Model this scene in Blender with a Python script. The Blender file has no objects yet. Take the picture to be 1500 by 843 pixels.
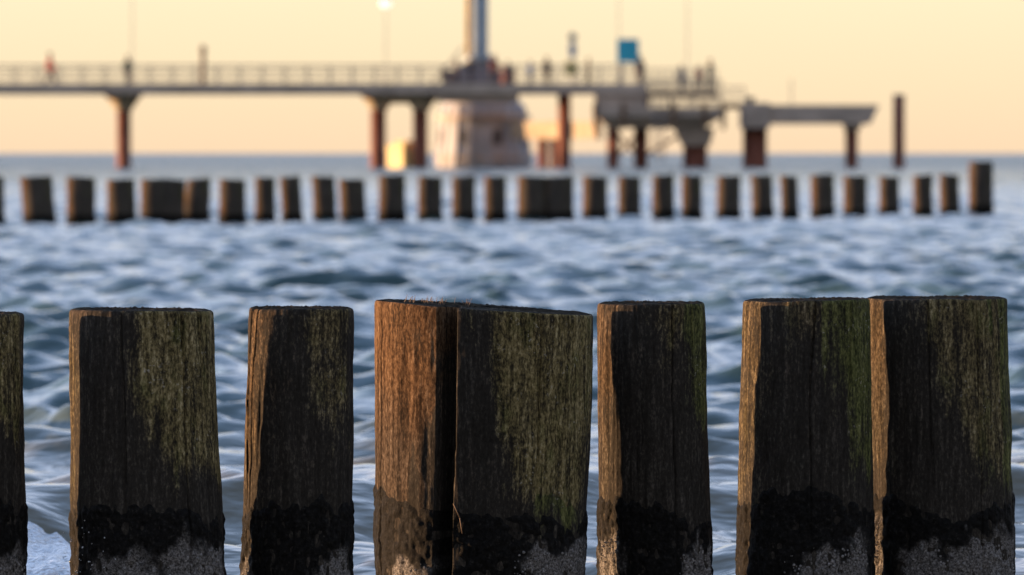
import bpy, bmesh, math, random
import numpy as np
from mathutils import Vector, Matrix

random.seed(7)
RNG = np.random.default_rng(11)
S = bpy.context.scene
COL = S.collection
PI = math.pi

# ------------------------------------------------------------------ camera model
CAM_H = 0.85
FPX = 220.0 / 36.0 * 1500.0            # focal length in photograph pixels
PITCH = math.atan((421.5 - 225.0) / FPX)   # camera looks slightly down


def at(px, py, Y):
    """World point on the vertical plane y = Y seen at photograph pixel (px, py)."""
    dx, dy = (px - 750.0) / FPX, -(py - 421.5) / FPX
    c, s = math.cos(PITCH), math.sin(PITCH)
    fy, fz = c + dy * s, dy * c - s
    k = Y / fy
    return Vector((dx * k, Y, CAM_H + fz * k))


cam_d = bpy.data.cameras.new("camera")
cam = bpy.data.objects.new("camera", cam_d)
COL.objects.link(cam)
cam.location = (0, 0, CAM_H)
cam.rotation_euler = (PI / 2 - PITCH, 0, 0)
cam_d.lens = 220
cam_d.sensor_width = 36
cam_d.clip_start = 0.1
cam_d.clip_end = 60000
cam_d.dof.use_dof = True
cam_d.dof.focus_distance = 11.5
cam_d.dof.aperture_fstop = 10.0
S.camera = cam

# ------------------------------------------------------------------ light
SUN_EL = math.radians(2.3)
SUN_AZ = math.radians(74.0)            # to the left of the view direction, ahead of the camera
sun_vec = Vector((-math.sin(SUN_AZ) * math.cos(SUN_EL), math.cos(SUN_AZ) * math.cos(SUN_EL), math.sin(SUN_EL)))
sl = bpy.data.lights.new("sun", 'SUN')
sl.energy = 5.0
sl.angle = math.radians(0.53)
sl.color = (1.0, 0.60, 0.31)
so = bpy.data.objects.new("sun", sl)
COL.objects.link(so)
so.rotation_euler = sun_vec.to_track_quat('Z', 'Y').to_euler()

W = bpy.data.worlds.new("World")
S.world = W
W.use_nodes = True
nt = W.node_tree
nt.nodes.clear()
wo = nt.nodes.new('ShaderNodeOutputWorld')
bg = nt.nodes.new('ShaderNodeBackground')
sky = nt.nodes.new('ShaderNodeTexSky')
sky.sky_type = 'NISHITA'
sky.sun_disc = False
sky.sun_elevation = SUN_EL
sky.sun_rotation = -SUN_AZ
sky.air_density = 1.0
sky.dust_density = 2.0
sky.ozone_density = 2.0
# evening haze: the band along the horizon is warm cream, turning to clear blue higher up
tc = nt.nodes.new('ShaderNodeTexCoord')
sep = nt.nodes.new('ShaderNodeSeparateXYZ')
nt.links.new(tc.outputs['Generated'], sep.inputs[0])
ramp = nt.nodes.new('ShaderNodeValToRGB')
cr = ramp.color_ramp
cr.elements[0].position = 0.0
cr.elements[0].color = (7.0, 5.1, 3.35, 1)
cr.elements[1].position = 1.0
cr.elements[1].color = (2.0, 3.1, 5.6, 1)
for p, c in ((0.010, (7.15, 5.6, 3.6, 1)), (0.024, (7.3, 6.15, 4.05, 1)), (0.07, (6.6, 6.6, 6.3, 1)), (0.16, (7.4, 8.2, 10.2, 1)), (0.34, (6.0, 7.7, 11.2, 1)), (0.6, (3.3, 5.0, 8.4, 1))):
    e = cr.elements.new(p)
    e.color = c
nt.links.new(sep.outputs['Z'], ramp.inputs['Fac'])
mix = nt.nodes.new('ShaderNodeMix')
mix.data_type = 'RGBA'
mix.inputs[0].default_value = 0.85
nt.links.new(sky.outputs[0], mix.inputs[6])
nt.links.new(ramp.outputs[0], mix.inputs[7])
# the land side behind the camera, away from the sun, is the dim half of the sky
dot = nt.nodes.new('ShaderNodeMapRange')
dot.inputs['From Min'].default_value = -0.7
dot.inputs['From Max'].default_value = 0.6
sd = nt.nodes.new('ShaderNodeVectorMath')
sd.operation = 'DOT_PRODUCT'
sd.inputs[1].default_value = (-0.42, 0.91, 0.0)
nt.links.new(tc.outputs['Generated'], sd.inputs[0])
nt.links.new(sd.outputs['Value'], dot.inputs['Value'])
tint = nt.nodes.new('ShaderNodeMix')
tint.data_type = 'RGBA'
tint.inputs[6].default_value = (0.48, 0.40, 0.34, 1)
tint.inputs[7].default_value = (1, 1, 1, 1)
nt.links.new(dot.outputs[0], tint.inputs[0])
mul = nt.nodes.new('ShaderNodeVectorMath')
mul.operation = 'MULTIPLY'
nt.links.new(mix.outputs[2], mul.inputs[0])
nt.links.new(tint.outputs[2], mul.inputs[1])
nt.links.new(mul.outputs[0], bg.inputs['Color'])
bg.inputs['Strength'].default_value = 0.0708
nt.links.new(bg.outputs[0], wo.inputs['Surface'])

S.view_settings.view_transform = 'Standard'
S.view_settings.look = 'None'
S.view_settings.exposure = 1.25
S.view_settings.gamma = 1.0
S.view_settings.use_curve_mapping = False
S.render.engine = 'CYCLES'
S.cycles.use_denoising = True
S.cycles.max_bounces = 5
S.cycles.caustics_reflective = False
S.cycles.caustics_refractive = False


# ------------------------------------------------------------------ material helpers
def new_mat(name):
    m = bpy.data.materials.new(name)
    m.use_nodes = True
    n = m.node_tree
    b = n.nodes['Principled BSDF']
    return m, n, b


def N(n, typ, **kw):
    x = n.nodes.new(typ)
    for k, v in kw.items():
        if hasattr(x, k):
            setattr(x, k, v)
        else:
            x.inputs[k].default_value = v
    return x


def rampn(n, src, stops):
    r = n.nodes.new('ShaderNodeValToRGB')
    e = r.color_ramp.elements
    e[0].position, e[0].color = stops[0][0], (*stops[0][1], 1)
    e[1].position, e[1].color = stops[-1][0], (*stops[-1][1], 1)
    for p, c in stops[1:-1]:
        q = e.new(p)
        q.color = (*c, 1)
    n.links.new(src, r.inputs['Fac'])
    return r.outputs['Color']


def mixc(n, fac, a, b):
    m = n.nodes.new('ShaderNodeMix')
    m.data_type = 'RGBA'
    for k, v in ((0, fac), (6, a), (7, b)):
        if isinstance(v, (int, float)):
            m.inputs[k].default_value = v
        elif isinstance(v, tuple):
            m.inputs[k].default_value = (*v, 1)
        else:
            n.links.new(v, m.inputs[k])
    return m.outputs[2]


def math_n(n, op, a, b=None, clamp=False):
    m = n.nodes.new('ShaderNodeMath')
    m.operation = op
    m.use_clamp = clamp
    for k, v in ((0, a), (1, b)):
        if v is None:
            continue
        if isinstance(v, (int, float)):
            m.inputs[k].default_value = v
        else:
            n.links.new(v, m.inputs[k])
    return m.outputs[0]


def simple(name, c, rough=0.7, metal=0.0, var=0.25, scale=2.0, bump=0.0):
    m, n, b = new_mat(name)
    t = N(n, 'ShaderNodeTexCoord')
    no = N(n, 'ShaderNodeTexNoise', Scale=scale, Detail=5.0)
    n.links.new(t.outputs['Object'], no.inputs['Vector'])
    lo = tuple(x * (1 - var) for x in c)
    hi = tuple(min(1, x * (1 + var)) for x in c)
    n.links.new(rampn(n, no.outputs['Fac'], [(0.3, lo), (0.7, hi)]), b.inputs['Base Color'])
    b.inputs['Roughness'].default_value = rough
    b.inputs['Metallic'].default_value = metal
    if bump:
        bp = N(n, 'ShaderNodeBump', Strength=bump, Distance=0.02)
        n.links.new(no.outputs['Fac'], bp.inputs['Height'])
        n.links.new(bp.outputs[0], b.inputs['Normal'])
    return m


def wood_material(name, k=1.0, wk=1.0):
    m, n, b = new_mat(name)
    t = N(n, 'ShaderNodeTexCoord')
    mp = N(n, 'ShaderNodeMapping')
    mp.inputs['Scale'].default_value = (1, 1, 0.085)
    oi = N(n, 'ShaderNodeObjectInfo')
    sh = N(n, 'ShaderNodeVectorMath', operation='MULTIPLY_ADD')     # every post has its own grain
    n.links.new(oi.outputs['Location'], sh.inputs[0])
    sh.inputs[1].default_value = (17.3, 23.9, 5.0)
    n.links.new(t.outputs['Object'], sh.inputs[2])
    n.links.new(sh.outputs[0], mp.inputs['Vector'])
    grain = N(n, 'ShaderNodeTexNoise', Scale=105.0 * k, Detail=6.0, Roughness=0.65)
    n.links.new(mp.outputs[0], grain.inputs['Vector'])
    mp2 = N(n, 'ShaderNodeMapping')
    mp2.inputs['Scale'].default_value = (1, 1, 0.5)
    n.links.new(sh.outputs[0], mp2.inputs['Vector'])
    pit = N(n, 'ShaderNodeTexNoise', Scale=210.0 * k, Detail=4.0, Roughness=0.7)
    n.links.new(mp2.outputs[0], pit.inputs['Vector'])
    blot = N(n, 'ShaderNodeTexNoise', Scale=22.0 * k, Detail=5.0, Roughness=0.6)
    n.links.new(mp2.outputs[0], blot.inputs['Vector'])
    dry_lit = N(n, 'ShaderNodeAttribute', attribute_name='dry_lit')  # drier wood, with sun and sky light on the sides painted in
    green = N(n, 'ShaderNodeAttribute', attribute_name='green')
    gp = math_n(n, 'ADD', math_n(n, 'MULTIPLY', grain.outputs['Fac'], 0.45), math_n(n, 'MULTIPLY', pit.outputs['Fac'], 0.55))
    brown = rampn(n, gp, [(0.34, (0.018, 0.011, 0.007)), (0.46, (0.062, 0.035, 0.019)), (0.56, (0.155, 0.092, 0.050)), (0.66, (0.27, 0.185, 0.115))])
    olive = rampn(n, gp, [(0.36, (0.012, 0.012, 0.008)), (0.45, (0.088, 0.070, 0.030)), (0.55, (0.26, 0.205, 0.090)), (0.64, (0.52, 0.43, 0.235))])
    moss = rampn(n, gp, [(0.36, (0.010, 0.014, 0.008)), (0.50, (0.070, 0.088, 0.026)), (0.66, (0.19, 0.205, 0.065))])
    mf = math_n(n, 'MULTIPLY', math_n(n, 'SUBTRACT', blot.outputs['Fac'], 0.53, True), 4.0, True)
    mg = math_n(n, 'MULTIPLY', math_n(n, 'SUBTRACT', green.outputs['Fac'], 0.93, True), 11.0, True)
    ol = mixc(n, math_n(n, 'MAXIMUM', mf, mg), olive, moss)
    spk = N(n, 'ShaderNodeTexNoise', Scale=150.0 * k, Detail=3.0, Roughness=0.6)
    n.links.new(sh.outputs[0], spk.inputs['Vector'])
    big = N(n, 'ShaderNodeTexNoise', Scale=14.0 * k, Detail=3.0)
    n.links.new(sh.outputs[0], big.inputs['Vector'])
    sf = math_n(n, 'MULTIPLY', math_n(n, 'MULTIPLY', math_n(n, 'SUBTRACT', spk.outputs['Fac'], 0.61, True), 14.0, True),
                math_n(n, 'MULTIPLY', math_n(n, 'SUBTRACT', big.outputs['Fac'], 0.46, True), 6.0, True))
    ol = mixc(n, sf, ol, (0.46, 0.42, 0.33))
    grey = N(n, 'ShaderNodeAttribute', attribute_name='grey')
    tan = rampn(n, gp, [(0.34, (0.016, 0.013, 0.010)), (0.47, (0.038, 0.032, 0.026)), (0.57, (0.086, 0.073, 0.060)), (0.67, (0.17, 0.15, 0.125))])
    dry_lit_col = mixc(n, green.outputs['Fac'], mixc(n, grey.outputs['Fac'], brown, tan), ol)
    wet_shaded = rampn(n, gp, [(0.34, (0.0042 * wk, 0.0036 * wk, 0.0030 * wk)), (0.52, (0.0094 * wk, 0.0082 * wk, 0.0068 * wk)), (0.68, (0.027 * wk, 0.0235 * wk, 0.019 * wk))])  # dark ramp: wet wood plus shade painted on the camera-facing middle
    d1 = math_n(n, 'ADD', dry_lit.outputs['Fac'], math_n(n, 'MULTIPLY', math_n(n, 'SUBTRACT', gp, 0.5), 2.7))
    d2 = math_n(n, 'ADD', d1, math_n(n, 'MULTIPLY', math_n(n, 'SUBTRACT', blot.outputs['Fac'], 0.5), 1.4))
    sm = N(n, 'ShaderNodeMapRange')
    sm.interpolation_type = 'SMOOTHSTEP'
    sm.inputs['From Min'].default_value = 0.08
    sm.inputs['From Max'].default_value = 0.95
    n.links.new(d2, sm.inputs['Value'])
    n.links.new(mixc(n, sm.outputs[0], wet_shaded, dry_lit_col), b.inputs['Base Color'])
    rr = N(n, 'ShaderNodeMapRange')
    rr.inputs['To Min'].default_value = 0.62
    rr.inputs['To Max'].default_value = 0.9
    n.links.new(sm.outputs[0], rr.inputs['Value'])
    n.links.new(rr.outputs[0], b.inputs['Roughness'])
    b.inputs['Specular IOR Level'].default_value = 0.015
    bp = N(n, 'ShaderNodeBump', Strength=0.75, Distance=0.0035)
    n.links.new(gp, bp.inputs['Height'])
    n.links.new(bp.outputs[0], b.inputs['Normal'])
    return m


M_WOOD = wood_material('weathered_wood', 1.0, 4.2)
M_FARWOOD = wood_material('far_weathered_wood', 0.5, 9.5)

m, n, b = new_mat('end_grain')
t = N(n, 'ShaderNodeTexCoord')
no = N(n, 'ShaderNodeTexNoise', Scale=60.0, Detail=6.0)
n.links.new(t.outputs['Object'], no.inputs['Vector'])
n.links.new(rampn(n, no.outputs['Fac'], [(0.3, (0.012, 0.011, 0.009)), (0.55, (0.045, 0.036, 0.026)), (0.75, (0.11, 0.085, 0.055))]), b.inputs['Base Color'])
b.inputs['Roughness'].default_value = 0.9
b.inputs['Specular IOR Level'].default_value = 0.02
bp = N(n, 'ShaderNodeBump', Strength=0.8, Distance=0.004)
n.links.new(no.outputs['Fac'], bp.inputs['Height'])
n.links.new(bp.outputs[0], b.inputs['Normal'])
M_END = m

m, n, b = new_mat('black_seaweed')
t = N(n, 'ShaderNodeTexCoord')
no = N(n, 'ShaderNodeTexNoise', Scale=130.0, Detail=7.0, Roughness=0.7)
n.links.new(t.outputs['Object'], no.inputs['Vector'])
no2 = N(n, 'ShaderNodeTexNoise', Scale=26.0, Detail=4.0, Roughness=0.6)
n.links.new(t.outputs['Object'], no2.inputs['Vector'])
c1 = rampn(n, no.outputs['Fac'], [(0.35, (0.006, 0.0055, 0.005)), (0.58, (0.0165, 0.0155, 0.014)), (0.74, (0.062, 0.057, 0.050))])
c2 = rampn(n, no.outputs['Fac'], [(0.35, (0.006, 0.005, 0.005)), (0.62, (0.018, 0.017, 0.015)), (0.75, (0.07, 0.065, 0.06))])
base_c = mixc(n, math_n(n, 'MULTIPLY', math_n(n, 'SUBTRACT', no2.outputs['Fac'], 0.55, True), 5.0, True), c1, c2)
crust = N(n, 'ShaderNodeAttribute', attribute_name='crust')
no3 = N(n, 'ShaderNodeTexNoise', Scale=240.0, Detail=5.0, Roughness=0.75)
n.links.new(t.outputs['Object'], no3.inputs['Vector'])
c3 = rampn(n, no3.outputs['Fac'], [(0.36, (0.018, 0.016, 0.014)), (0.51, (0.16, 0.147, 0.135)), (0.66, (0.44, 0.42, 0.395))])
n.links.new(mixc(n, crust.outputs['Fac'], base_c, c3), b.inputs['Base Color'])
b.inputs['Roughness'].default_value = 0.6
b.inputs['Specular IOR Level'].default_value = 0.03
bp = N(n, 'ShaderNodeBump', Strength=0.8, Distance=0.004)
n.links.new(no.outputs['Fac'], bp.inputs['Height'])
n.links.new(bp.outputs[0], b.inputs['Normal'])
M_ALGAE = m

M_BARN = simple('barnacle_grey', (0.25, 0.235, 0.22), 0.85, var=0.7, scale=160)
M_TWIG = simple('dry_twig', (0.20, 0.13, 0.08), 0.8, scale=60)

# water -------------------------------------------------------------
m, n, b = new_mat('sea_water')
geo = N(n, 'ShaderNodeNewGeometry')
sepw = N(n, 'ShaderNodeSeparateXYZ')
n.links.new(geo.outputs['Position'], sepw.inputs[0])
mw = N(n, 'ShaderNodeMapping')
mw.inputs['Rotation'].default_value = (0, 0, 0.35)
mw.inputs['Scale'].default_value = (0.55, 1.0, 1.0)
n.links.new(geo.outputs['Position'], mw.inputs['Vector'])
rip1 = N(n, 'ShaderNodeTexNoise', Scale=9.0, Detail=3.0, Roughness=0.55)
rip2 = N(n, 'ShaderNodeTexNoise', Scale=2.6, Detail=4.0, Roughness=0.6)
rip3 = N(n, 'ShaderNodeTexNoise', Scale=0.55, Detail=5.0, Roughness=0.6)
for r in (rip1, rip2, rip3):
    n.links.new(mw.outputs[0], r.inputs['Vector'])


def yfade(lo, hi, a, bb):
    r = N(n, 'ShaderNodeMapRange')
    r.interpolation_type = 'SMOOTHSTEP'
    r.inputs['From Min'].default_value = lo
    r.inputs['From Max'].default_value = hi
    r.inputs['To Min'].default_value = a
    r.inputs['To Max'].default_value = bb
    n.links.new(sepw.outputs['Y'], r.inputs['Value'])
    return r.outputs[0]


h1 = math_n(n, 'MULTIPLY', rip1.outputs['Fac'], 0.011)
h2 = math_n(n, 'MULTIPLY', rip2.outputs['Fac'], yfade(18, 120, 0.034, 0.085))
h3 = math_n(n, 'MULTIPLY', rip3.outputs['Fac'], yfade(70, 420, 0.0, 2.6))
hs = math_n(n, 'ADD', math_n(n, 'ADD', h1, h2), h3)
bp = N(n, 'ShaderNodeBump', Strength=1.0, Distance=1.0)
n.links.new(hs, bp.inputs['Height'])
n.links.new(bp.outputs[0], b.inputs['Normal'])
n.links.new(mixc(n, yfade(14.5, 22.0, 0.0, 1.0), (0.16, 0.148, 0.105), (0.040, 0.080, 0.076)), b.inputs['Base Color'])
n.links.new(yfade(60, 500, 0.06, 0.25), b.inputs['Roughness'])
b.inputs['IOR'].default_value = 1.333
M_SEA = m

m, n, b = new_mat('white_foam')
t = N(n, 'ShaderNodeTexCoord')
vo = N(n, 'ShaderNodeTexVoronoi', Scale=85.0)
n.links.new(t.outputs['Object'], vo.inputs['Vector'])
n.links.new(rampn(n, vo.outputs['Distance'], [(0.05, (0.95, 0.95, 0.94)), (0.55, (0.90, 0.90, 0.90)), (0.85, (0.55, 0.58, 0.60))]), b.inputs['Base Color'])
b.inputs['Roughness'].default_value = 0.25
bp = N(n, 'ShaderNodeBump', Strength=1.0, Distance=0.008)
bp.invert = True
n.links.new(vo.outputs['Distance'], bp.inputs['Height'])
n.links.new(bp.outputs[0], b.inputs['Normal'])
M_FOAM = m

M_CONC = simple('pier_concrete', (0.56, 0.46, 0.375), 0.85, scale=0.8)
M_CAP = simple('pale_concrete', (0.60, 0.50, 0.36), 0.85, scale=0.8)
M_RUST = simple('rust_red_steel', (0.25, 0.090, 0.058), 0.8, var=0.3, scale=1.2)
M_RAIL = simple('railing_steel', (0.30, 0.27, 0.25), 0.6, scale=3)
M_MAST = simple('blue_grey_paint', (0.30, 0.36, 0.38), 0.5, scale=0.6)
M_SHELL = simple('gondola_white_paint', (0.50, 0.51, 0.54), 0.7, scale=0.7)
M_DARK = simple('dark_steel', (0.20, 0.165, 0.155), 0.7, scale=1)
M_GLASS = simple('dark_glass', (0.09, 0.09, 0.095), 0.55, scale=1)
M_YEL = simple('yellow_paint', (0.85, 0.68, 0.30), 0.6, scale=0.8)
M_YELR = simple('deep_yellow', (0.62, 0.36, 0.07), 0.6, scale=0.8)
M_TEAL = simple('teal_paint', (0.06, 0.58, 0.78), 0.6, var=0.1)
M_WHITE = simple('white_paint', (0.75, 0.75, 0.74), 0.5, var=0.05)
M_BLUE = simple('pale_blue_paint', (0.22, 0.36, 0.56), 0.5, var=0.1)
M_TIMB = simple('brown_timber', (0.22, 0.14, 0.09), 0.8, scale=1.5)
m, n, b = new_mat('lit_lamp')
b.inputs['Base Color'].default_value = (0.9, 0.9, 0.85, 1)
b.inputs['Emission Color'].default_value = (1.0, 0.93, 0.78, 1)
b.inputs['Emission Strength'].default_value = 0.5
M_LAMP = m
M_SKIN = simple('skin', (0.42, 0.25, 0.18), 0.6, var=0.05)


# ------------------------------------------------------------------ object helpers
def link(name, me, mat, parent=None, smooth=True):
    if not isinstance(me, bpy.types.Mesh):
        raise TypeError
    o = bpy.data.objects.new(name, me)
    COL.objects.link(o)
    if mat is not None and not me.materials:
        me.materials.append(mat)
    if smooth:
        me.polygons.foreach_set('use_smooth', [True] * len(me.polygons))
    if parent is not None:
        o.parent = parent
    return o


def thing(name, label, cat, loc=(0, 0, 0), group=None):
    o = bpy.data.objects.new(name, None)
    COL.objects.link(o)
    o.location = loc
    o['label'] = label
    o['category'] = cat
    if group:
        o['group'] = group
    return o


class MB:
    """Collects boxes, frusta and tubes for ONE mesh (local coordinates)."""

    def __init__(s):
        s.bm = bmesh.new()

    def hull8(s, p):
        v = [s.bm.verts.new(q) for q in p]
        for f in ((3, 2, 1, 0), (4, 5, 6, 7), (0, 1, 5, 4), (1, 2, 6, 5), (2, 3, 7, 6), (3, 0, 4, 7)):
            s.bm.faces.new([v[i] for i in f])
        return s

    def box(s, x0, x1, y0, y1, z0, z1):
        return s.hull8([(x0, y0, z0), (x1, y0, z0), (x1, y1, z0), (x0, y1, z0), (x0, y0, z1), (x1, y0, z1), (x1, y1, z1), (x0, y1, z1)])

    def lathe(s, prof, x=0, y=0, seg=24):
        """prof: list of (radius, z)"""
        rings = []
        for r, z in prof:
            rings.append([s.bm.verts.new((x + r * math.cos(2 * PI * i / seg), y + r * math.sin(2 * PI * i / seg), z)) for i in range(seg)])
        for a, c in zip(rings, rings[1:]):
            for i in range(seg):
                j = (i + 1) % seg
                s.bm.faces.new((a[i], a[j], c[j], c[i]))
        s.bm.faces.new(rings[0][::-1])
        s.bm.faces.new(rings[-1])
        return s

    def tube(s, a, c, r, seg=8, r2=None):
        a, c = Vector(a), Vector(c)
        d = (c - a).normalized()
        u = d.orthogonal().normalized()
        w = d.cross(u)
        r2 = r if r2 is None else r2
        R = []
        for p, rr in ((a, r), (c, r2)):
            R.append([s.bm.verts.new(p + rr * (math.cos(2 * PI * i / seg) * u + math.sin(2 * PI * i / seg) * w)) for i in range(seg)])
        for i in range(seg):
            j = (i + 1) % seg
            s.bm.faces.new((R[0][i], R[0][j], R[1][j], R[1][i]))
        s.bm.faces.new(R[0][::-1])
        s.bm.faces.new(R[1])
        return s

    def build(s, name, mat, parent=None, bevel=0.0, smooth=False):
        if bevel:
            bmesh.ops.bevel(s.bm, geom=s.bm.edges[:], offset=bevel, segments=2, affect='EDGES', profile=0.6)
        bmesh.ops.recalc_face_normals(s.bm, faces=s.bm.faces[:])
        me = bpy.data.meshes.new(name)
        s.bm.to_mesh(me)
        s.bm.free()
        return link(name, me, mat, parent, smooth)


def grid_mesh(name, co, nx, ny, wrap=False):
    """co: (ny, nx, 3)."""
    idx = np.arange(nx * ny).reshape(ny, nx)
    if wrap:
        a, bq = idx[:-1], np.roll(idx, -1, 1)[:-1]
        c, d = np.roll(idx, -1, 1)[1:], idx[1:]
    else:
        a, bq, c, d = idx[:-1, :-1], idx[:-1, 1:], idx[1:, 1:], idx[1:, :-1]
    q = np.stack([a, bq, c, d], -1).reshape(-1, 4)
    me = bpy.data.meshes.new(name)
    me.vertices.add(nx * ny)
    me.vertices.foreach_set('co', co.reshape(-1).astype(np.float32))
    me.loops.add(q.size)
    me.loops.foreach_set('vertex_index', q.reshape(-1).astype(np.int32))
    me.polygons.add(len(q))
    me.polygons.foreach_set('loop_start', np.arange(0, q.size, 4, dtype=np.int32))
    me.update(calc_edges=True)
    me.validate()
    return me


def vnoise(u, v, pu, seed):
    """2D value noise, periodic in u with integer period pu."""
    rng = np.random.default_rng(seed)
    T = rng.random((pu, 512))
    ui, vi = np.floor(u).astype(int), np.floor(v).astype(int)
    fu, fv = u - ui, v - vi
    fu, fv = fu * fu * (3 - 2 * fu), fv * fv * (3 - 2 * fv)
    a, bq = T[ui % pu, vi % 512], T[(ui + 1) % pu, vi % 512]
    c, d = T[ui % pu, (vi + 1) % 512], T[(ui + 1) % pu, (vi + 1) % 512]
    return (a * (1 - fu) + bq * fu) * (1 - fv) + (c * (1 - fu) + d * fu) * fv


def fbm(u, v, pu, seed, octv=4, gain=0.5):
    s, a, tot = 0, 1.0, 0
    for k in range(octv):
        s = s + a * vnoise(u * 2 ** k, v * 2 ** k, pu * 2 ** k, seed + 31 * k)
        tot += a
        a *= gain
    return s / tot


def sstep(x, a, bq):
    t_ = np.clip((x - a) / (bq - a), 0, 1)
    return t_ * t_ * (3 - 2 * t_)


# ------------------------------------------------------------------ the sea
def wave_set(seed=5):
    r = np.random.default_rng(seed)
    out = []
    for i in range(90):
        lam = 0.12 * (1.9 / 0.12) ** (i / 89.0)
        a = r.normal(0, 0.75)
        th = math.radians(-112) + a           # travelling towards the shore and the camera
        slope = 0.068 if lam < 0.7 else 0.068 * (0.7 / lam) ** 1.2
        out.append((2 * PI / lam, th, slope * lam / (2 * PI), r.random() * 2 * PI, lam))
    return out


WAVES = wave_set()


def ridge(x, y):
    """A low swell rolling in just behind the near groyne."""
    yc = 14.15 + 0.45 * x + 0.05 * np.sin(2.3 * x + 0.7) + 0.03 * np.sin(6.1 * x)
    d = y - yc
    w = np.where(d < 0, 0.25, 0.9)
    am = 0.112 + 0.02 * np.sin(1.7 * x + 1.9)
    return am * np.exp(-(d / w) ** 2)


def sea_disp(x, y, sp):
    dx = np.zeros_like(x)
    dy = np.zeros_like(x)
    z = np.zeros_like(x)
    calm = 0.50 + 0.50 * sstep(y, 14.5, 22.0)
    for k, th, A, ph, lam in WAVES:
        f = np.clip(lam / (sp * 2.8) - 0.6, 0, 1)
        p = k * (x * math.cos(th) + y * math.sin(th)) + ph
        c = A * f * calm
        z += c * np.cos(p)
        s = np.sin(p) * c * 0.9
        dx -= s * math.cos(th)
        dy -= s * math.sin(th)
    return dx, dy, z + ridge(x, y)


ys = np.concatenate([np.array([-200, -60, -20, -6, -1, 2.0, 5.0]), np.geomspace(8.0, 900, 2100), np.geomspace(920, 40000, 90)])
uu = np.linspace(-0.15, 0.15, 331)
us = np.concatenate([[-30, -8, -3, -1.5, -0.9, -0.6, -0.36, -0.2], uu, [0.2, 0.36, 0.6, 0.9, 1.5, 3, 8, 30]])
Yg, Ug = np.meshgrid(ys, us, indexing='ij')
Xg = Ug * np.maximum(np.abs(Yg), 4.0)
sp = np.maximum(np.gradient(ys)[:, None] * np.ones_like(Ug), np.abs(np.gradient(Xg, axis=1)))
sp = np.where(Yg < 7.9, 5.0, sp)
DX, DY, DZ = sea_disp(Xg, Yg, sp)
co = np.stack([Xg + DX, Yg + DY, DZ], -1)
sea = link('sea', grid_mesh('sea', co, len(us), len(ys)), M_SEA)
sea['kind'] = 'structure'
sea['label'] = 'choppy blue grey sea reaching to the horizon'


# ------------------------------------------------------------------ groyne posts
def near_y(px):
    return 11.07 + (px + 17.0) / 1397.0 * 1.21


def trunk_arrays(cx0, cx1, r0, r1, zt, zb, tilt, nseg, nz, seed, clefts=(), rough=1.0, ecc=1.0, yk=0.0):
    """Cylinder surface of a driven log: (nz, nseg, 3); row 0 is the top rim."""
    th = np.linspace(0, 2 * PI, nseg, endpoint=False)      # 0 faces the camera (-y), +90 is +x
    s = np.linspace(0, 1, nz)
    s = np.concatenate([[0.0, 0.003, 0.008], s[1:] * 0.985 + 0.015])
    nz = len(s)
    TH, SS = np.meshgrid(th, s)
    L = zt - zb
    un = TH / (2 * PI)
    r = r0 + (r1 - r0) * SS
    r = r * (1 + 0.05 * (fbm(un * 4, SS * 1.2 + 3, 4, seed, 2) - 0.5) + 0.03 * (fbm(un * 9, SS * 3.0, 9, seed + 5, 2) - 0.5))
    r = r + rough * 0.006 * (fbm(un * 7, SS * L * 9, 7, seed + 61, 3) - 0.5)
    g = fbm(un * 46, SS * L * 5.0, 46, seed + 9, 3, 0.6)
    g2 = fbm(un * 90, SS * L * 30.0, 90, seed + 19, 2, 0.6)
    r = r - rough * (0.0045 * np.clip(0.52 - g, 0, 1) * 2 + 0.0018 * (g2 - 0.5))
    for (deg, halfw, depth, top, bot, wob) in clefts:
        c = math.radians(deg) + wob * (fbm(SS * 0 + 0.0, SS * L * 6, 3, seed + 77, 2) - 0.5)
        dd = np.abs((TH - c + PI) % (2 * PI) - PI)
        m_ = (1 - sstep(dd, math.radians(halfw) * 0.75, math.radians(halfw))) * sstep(SS, top - 0.01, top + 0.02) * (1 - sstep(SS, bot - 0.25, bot))
        if top <= 0:
            m_ = (1 - sstep(dd, math.radians(halfw) * 0.8, math.radians(halfw))) * (1 - sstep(SS, bot - 0.2, bot))
        r = r - depth * m_
    rim = np.array([0.0028, 0.0008, 0.0001])
    r[:3] -= rim[:, None] * (0.6 + 0.8 * fbm(un[:3] * 14, un[:3] * 0, 14, seed + 4, 2))
    cx = cx0 + (cx1 - cx0) * SS
    X = cx + r * np.sin(TH)
    Y = -r * np.cos(TH) * ecc + yk * SS
    ztop = zt + tilt * (X - cx) / max(r0, 1e-6) + 0.004 * (fbm(un * 11, un * 0, 11, seed + 55, 3) - 0.5) * rough
    Z = ztop * (1 - SS) + zb * SS
    PH = (TH + PI) % (2 * PI) - PI
    return np.stack([X, Y, Z], -1), PH, SS, un, L


def add_attr(me, name, arr):
    a = me.attributes.new(name, 'FLOAT', 'POINT')
    a.data.foreach_set('value', np.clip(arr, 0, 1).reshape(-1).astype(np.float32))


def cap_mesh(rim, seed, inset=10, drop=0.0):
    nseg = len(rim)
    c = rim.mean(0)
    rows = []
    for k in range(inset + 1):
        f = 1 - k / inset * 0.985
        row = c + (rim - c) * f
        row = row.copy()
        if k:
            row[:, 2] += 0.0035 * (np.random.default_rng(seed + k).random(nseg) - 0.5) + 0.002 * math.sin(k * 2.1)
        rows.append(row)
    return grid_mesh('cut_top', np.stack(rows)[::-1].copy(), nseg, inset + 1, wrap=True)


def shell_from(P, un, L, rows, push, seed, edge_amp, top_row_z, zb):
    pass


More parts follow.
